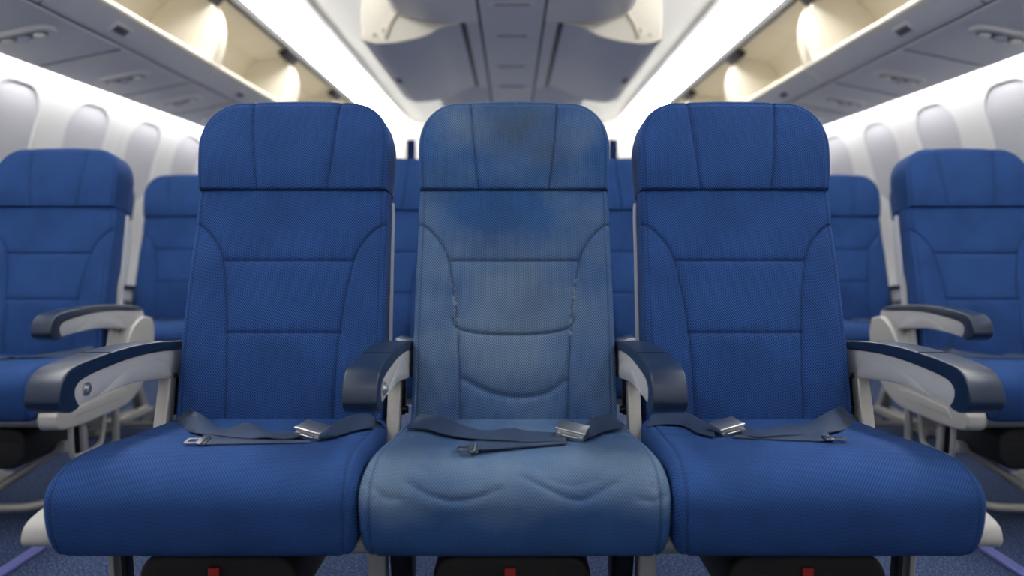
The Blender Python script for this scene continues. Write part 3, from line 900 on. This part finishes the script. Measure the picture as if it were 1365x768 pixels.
# ------------------------------------------------------------------ side bins
BINS = [1.37+1.46*i for i in range(6)]
pos = ('cut off by the top corner of the picture', 'first one seen inside from the front', 'second one from the front, above the row behind', 'third one from the front', 'fourth one from the front', 'last one by the bulkhead')
pn = 0
for sgn, sn in ((-1, 'left'), (1, 'right')):
    for i, y in enumerate(BINS):
        L = 1.452 if y+1.46 < Y1 else Y1-y-.05
        L = min(L, Y1-.02-y)
        e = empty('overhead_bin', (sgn*1.85, y, 1.75), 'open cream overhead bin on the %s, %s' % (sn, pos[i]), 'overhead bin', 'overhead bins along the %s side' % sn)
        def pr(name, pts, mat, a=0.0, b=None, bv=0.0, par=None):
            bm = bmesh.new(); prism(bm, [(sgn*(x-1.85), z-1.75) for x, z in pts], 'y', a, L if b is None else b, bv); return build(name, bm, M[mat], par or e, 30)
        # floor of the bin with its fascia
        fa = pr('fascia', [(1.785, 1.752), (1.775, 1.756), (1.692, 1.826), (1.70, 1.845), (1.79, 1.81)], 'bin', .002, None, .002)
        lip = smooth_line([(1.692, 1.826), (1.676, 1.838), (1.674, 1.856), (1.688, 1.868), (1.72, 1.866)], 4)
        pr('lip', [tuple(p) for p in lip]+[(1.74, 1.85), (1.70, 1.84)], 'cream', .002)
        pr('bin_floor', [(1.72, 1.866), (2.10, 1.80), (2.10, 1.785), (1.72, 1.845)], 'tan')
        pr('bin_back', [(2.10, 1.80), (2.08, 1.95), (1.98, 2.14), (1.90, 2.21), (1.92, 2.22), (2.0, 2.15), (2.10, 1.96), (2.12, 1.785)], 'tan')
        pr('bin_top', [(1.93, 2.20), (1.63, 2.245), (1.63, 2.26), (1.93, 2.225)], 'tan')
        pr('seal', [(1.612, 2.236), (1.64, 2.232), (1.65, 2.268), (1.60, 2.278)], 'gap')
        endp = smooth_line([(1.685, 1.855), (1.662, 1.92), (1.650, 2.0), (1.650, 2.06), (1.664, 2.13), (1.700, 2.20), (1.73, 2.25)], 5)
        rest = [(1.93, 2.22), (2.0, 2.15), (2.09, 1.96), (2.11, 1.79), (1.72, 1.85)]
        inner = [(p[0]+.022, p[1]) for p in endp]
        pr('end_post', inner+[(2.0, 2.20), (2.09, 1.96), (2.10, 1.80), (1.75, 1.86)], 'cream', L-.090, L-.002)
        for (a, b) in ((.0, .018), (L-.100, L-.082)):
            ep = pr('end_panel', [tuple(p) for p in endp]+rest, 'cream', a, b, .004)
            q = bmesh.new()
            tube(q, [(sgn*(p[0]-1.85), (a+b)/2, p[1]-1.75) for p in endp], .0125, 8)
            build('edge_trim', q, M['cream'], ep)
        # door arm at the end of the opening
        bm = bmesh.new()
        prism(bm, [(sgn*(x-1.85), z-1.75) for x, z in ((1.612, 2.235), (1.66, 2.25), (1.705, 2.222), (1.67, 2.18))], 'y', L-.30, L-.03, .004)
        build('door_arm', bm, M['gap'], e)
        # latch in the fascia
        bm = bmesh.new()
        d = Vector((sgn*(1.692-1.775), 0, 1.826-1.756)).normalized()
        rot = Matrix.Rotation(sgn*math.atan2(1.826-1.756, 1.775-1.692), 4, 'Y')
        c = Vector((sgn*(1.735-1.85), .49, 1.789-1.75))
        box(bm, c, (.060, .13, .008), .003, rot)
        la = build('latch', bm, M['bin'], e)
        bm = bmesh.new(); box(bm, c+Vector((-sgn*.003, 0, -.003)), (.036, .10, .006), .002, rot)
        build('latch_recess', bm, M['slot'], la)
    # service panel under the bins
    pn += 1
    bm = bmesh.new(); prism(bm, [(sgn*x, z) for x, z in ((2.20, 1.660), (1.80, 1.742), (1.795, 1.752), (2.20, 1.675))], 'y', Y0+.05, Y1-.02)
    ua = Vector((sgn*(1.80-2.20), 0, 1.742-1.660)).normalized()
    t = struct(build('trim_%d' % pn, bm, M['psu'], None, 30), 'grey service panel under the %s overhead bins' % sn)
    bm = bmesh.new(); prism(bm, [(sgn*x, z) for x, z in ((1.80, 1.748), (1.772, 1.758), (1.776, 1.775), (1.81, 1.765))], 'y', Y0+.05, Y1-.02)
    build('shadow_gap', bm, M['gap'], t)
    nrm = Vector((-ua.z*sgn*-1, 0, 0))
    ang = math.atan2(1.742-1.660, .40)
    rot = Matrix.Rotation(sgn*ang, 4, 'Y')
    for k, y in enumerate((2.68, 3.46, 4.19, 4.82, 5.5, 6.2)):
        bm = bmesh.new(); box(bm, (sgn*2.0, y, 1.6995), (.40, .006, .004), 0, rot)
        build('panel_joint', bm, M['slot'], t)
    for k, y in enumerate((3.05, 3.85, 4.50, 5.15, 5.85)):
        e = empty('ceiling_reading_light', (sgn*1.99, y, 1.697), 'rounded reading light and air vent unit under %s bins, %s' % (sn, ('nearest camera', 'second nearest', 'third nearest', 'fourth nearest', 'farthest')[k]),
                  'reading light', 'reading light units on the %s' % sn)
        bm = bmesh.new()
        prism(bm, rrect(0, 0, .26, .105, .05, 6), 'z', -.012, .006, .004)
        bmesh.ops.transform(bm, matrix=rot, verts=bm.verts[:]); build('housing', bm, M['psu'], e)
        bm = bmesh.new(); prism(bm, rrect(0, 0, .20, .060, .029, 6), 'z', -.0145, -.010, .001)
        bmesh.ops.transform(bm, matrix=rot, verts=bm.verts[:]); build('recess', bm, M['recess'], e)
        for dx in (-.065, 0, .065):
            bm = bmesh.new(); cyl(bm, (dx, 0, -.020), .022, .016, 'z', 20, .004)
            cyl(bm, (dx, 0, -.029), .012, .008, 'z', 16, .002)
            bmesh.ops.transform(bm, matrix=rot, verts=bm.verts[:]); build('air_nozzle' if dx else 'reading_lamp', bm, M['psu'] if dx else M['shell'], e)

# ------------------------------------------------------------------ middle bins
pn += 1
bm = bmesh.new(); prism(bm, [(-.143, 1.880), (.143, 1.880), (.143, 1.90), (-.143, 1.90)], 'y', 1.2, 8.0, .004)
sp = struct(build('trim_%d' % pn, bm, M['bin'], None, 30), 'grey spine panel between the middle bins')
for s in (1, -1):
    bm = bmesh.new(); box(bm, (s*.150, 4.6, 1.893), (.016, 6.8, .02)); build('shadow_gap', bm, M['gap'], sp)
for y in (3.25, 3.75, 4.40, 4.98, 5.6):
    bm = bmesh.new(); box(bm, (0, y, 1.879), (.20, .06, .008), .003); v = build('vent_plate', bm, M['bin'], sp)
    bm = bmesh.new(); box(bm, (0, y-.02, 1.8745), (.15, .012, .006), .002); build('vent_slot', bm, M['slot'], v)
CL = [(.155, 1.880), (.30, 1.878), (.40, 1.885), (.49, 1.906), (.549, 1.9275), (.586, 1.98), (.60, 2.10), (.60, 2.28), (.57, 2.40)]
OP = [(.245, 1.884), (.331, 1.8636), (.408, 1.825), (.504, 1.799), (.589, 1.7875), (.653, 1.789), (.703, 1.805)]
for sgn, sn in ((-1, 'left'), (1, 'right')):
    for (y0, y1, lab) in ((1.2, 3.52, 'closed grey middle bin above the %s aisle at the top edge' % sn), (5.06, 8.0, 'closed grey middle bin beyond the dropped one on the %s' % sn)):
        e = empty('ceiling_bin', (sgn*.35, y0, 1.88), lab, 'overhead bin', 'closed middle bins')
        bm = bmesh.new()
        c = smooth_line(CL, 5)
        prism(bm, [(sgn*(p[0]-.35), p[1]-1.88) for p in c]+[(sgn*(.155-.35), 2.40-1.88)], 'y', 0, y1-y0, .006)
        build('shell', bm, M['bin'], e, 40)
        bm = bmesh.new(); box(bm, (sgn*(.575-.35), (y1-y0)/2, .10), (.02, .14, .03), .004); build('latch', bm, M['slot'], e)
    # dropped bin
    y0, y1 = 3.54, 5.03; L = y1-y0
    e = empty('ceiling_bin', (sgn*.35, y0, 1.88), 'dropped open middle bin with cream end above the %s aisle' % sn, 'overhead bin', 'dropped middle bins')
    o = smooth_line(OP, 6); inn = [(p[0], p[1]+.014) for p in o[::-1]]
    bm = bmesh.new(); prism(bm, [(sgn*(p[0]-.35), p[1]-1.88) for p in o]+[(sgn*(p[0]-.35), p[1]-1.88) for p in inn], 'y', .004, L, .003)
    bk = build('bucket', bm, M['bin'], e, 40)
    bm = bmesh.new(); tube(bm, [(sgn*(.705-.35), .004, 1.816-1.88), (sgn*(.705-.35), L, 1.816-1.88)], .010, 10)
    build('rim', bm, M['cream'], bk)
    bm = bmesh.new(); box(bm, (sgn*(.655-.35), L*.55, 1.786-1.88), (.03, .11, .006), .003, Matrix.Rotation(-sgn*.05, 4, 'Y')); build('latch', bm, M['slot'], bk)
    for a, b in ((0, .016), (L-.016, L)):
        bm = bmesh.new()
        prism(bm, [(sgn*(p[0]-.35), p[1]-1.88) for p in o]+[(sgn*(.712-.35), 1.88-1.88), (sgn*(.708-.35), 2.0-1.88), (sgn*(.69-.35), 2.12-1.88), (sgn*(.62-.35), 2.30-1.88), (sgn*(.55-.35), 2.40-1.88), (sgn*(.20-.35), 2.40-1.88)], 'y', a, b, .004)
        ep = build('end_panel', bm, M['cream'], e, 40)
        q = bmesh.new(); tube(q, [(sgn*(p[0]-.35), a+.008, p[1]-1.88+.006) for p in o], .008, 8); build('edge_trim', q, M['cream'], ep)
        if a == 0:
            q = bmesh.new()
            tube(q, smooth_line([(sgn*(x-.35), -.006, z-1.88) for x, z in ((.54, 1.93), (.57, 1.89), (.585, 1.85), (.60, 1.822), (.615, 1.835), (.605, 1.86))], 6), .006, 8)
            cyl(q, (sgn*(.60-.35), -.006, 1.825-1.88), .014, .012, 'y', 14, .002); cyl(q, (sgn*(.655-.35), -.004, 1.83-1.88), .009, .010, 'y', 12, .002)
            build('hinge_arm', q, M['tan'], ep)
    bm = bmesh.new(); prism(bm, [(sgn*(x-.35), z-1.88) for x, z in ((.155, 1.878), (.215, 1.878), (.215, 1.90), (.155, 1.90))], 'y', .0, L+.02, .002)
    build('inner_strip', bm, M['bin'], e)
    bm = bmesh.new(); box(bm, (sgn*(.232-.35), L/2, .010), (.026, L-.06, .012), .002); build('shadow_gap', bm, M['slot'], e)
    bm = bmesh.new(); prism(bm, [(sgn*(x-.35), z-1.88) for x, z in ((.16, 1.90), (.22, 1.90), (.22, 2.40), (.16, 2.40))], 'y', .0, L, .002)
    build('bin_back', bm, M['tan'], e)

# ------------------------------------------------------------------ far end and floor details
for sgn, sn in ((-1, 'left'), (1, 'right')):
    bm = bmesh.new()
    n = 24; x0 = sgn*.945
    pts = [(x0-.045+.09*k/n, 7.0+.014*math.sin(k*2.1)) for k in range(n+1)]
    pl = pts+[(x, y+.02) for x, y in pts[::-1]]
    prism(bm, pl, 'z', .005, 1.80, .002, 1)
    tag(build('aisle_curtain', bm, M['curtain'], None, 60), 'narrow blue curtain at the far end of the %s aisle' % sn, 'curtain', 'aisle curtains')
    bm = bmesh.new()
    box(bm, (sgn*1.31, 1.88, .006), (.034, .40, .012), .003)
    tag(build('track_cover', bm, M['track']), 'violet blue seat track cover strip on the %s aisle carpet' % sn, 'track cover', 'track covers')

# ------------------------------------------------------------------ camera and world
cam = bpy.data.cameras.new('camera'); co = bpy.data.objects.new('camera', cam); COL.objects.link(co)
co.location = (0, 0, CAMZ); co.rotation_euler = (math.pi/2, 0, 0)
cam.sensor_width = 36; cam.lens = F/1365*36; cam.shift_y = -(384-HY)/1365
cam.clip_start = .02
cam.dof.use_dof = True; cam.dof.focus_distance = 1.50; cam.dof.aperture_fstop = 1.7
S.camera = co
W = bpy.data.worlds.new('world'); S.world = W; W.use_nodes = True
W.node_tree.nodes['Background'].inputs[0].default_value = (.97, .98, 1, 1); W.node_tree.nodes['Background'].inputs[1].default_value = 1.5
S.view_settings.view_transform = 'Standard'; S.view_settings.look = 'None'; S.view_settings.gamma = 1
S.view_settings.use_curve_mapping = False; S.view_settings.exposure = 0.52
S.cycles.use_denoising = True
S.cycles.max_bounces = 10; S.cycles.diffuse_bounces = 6
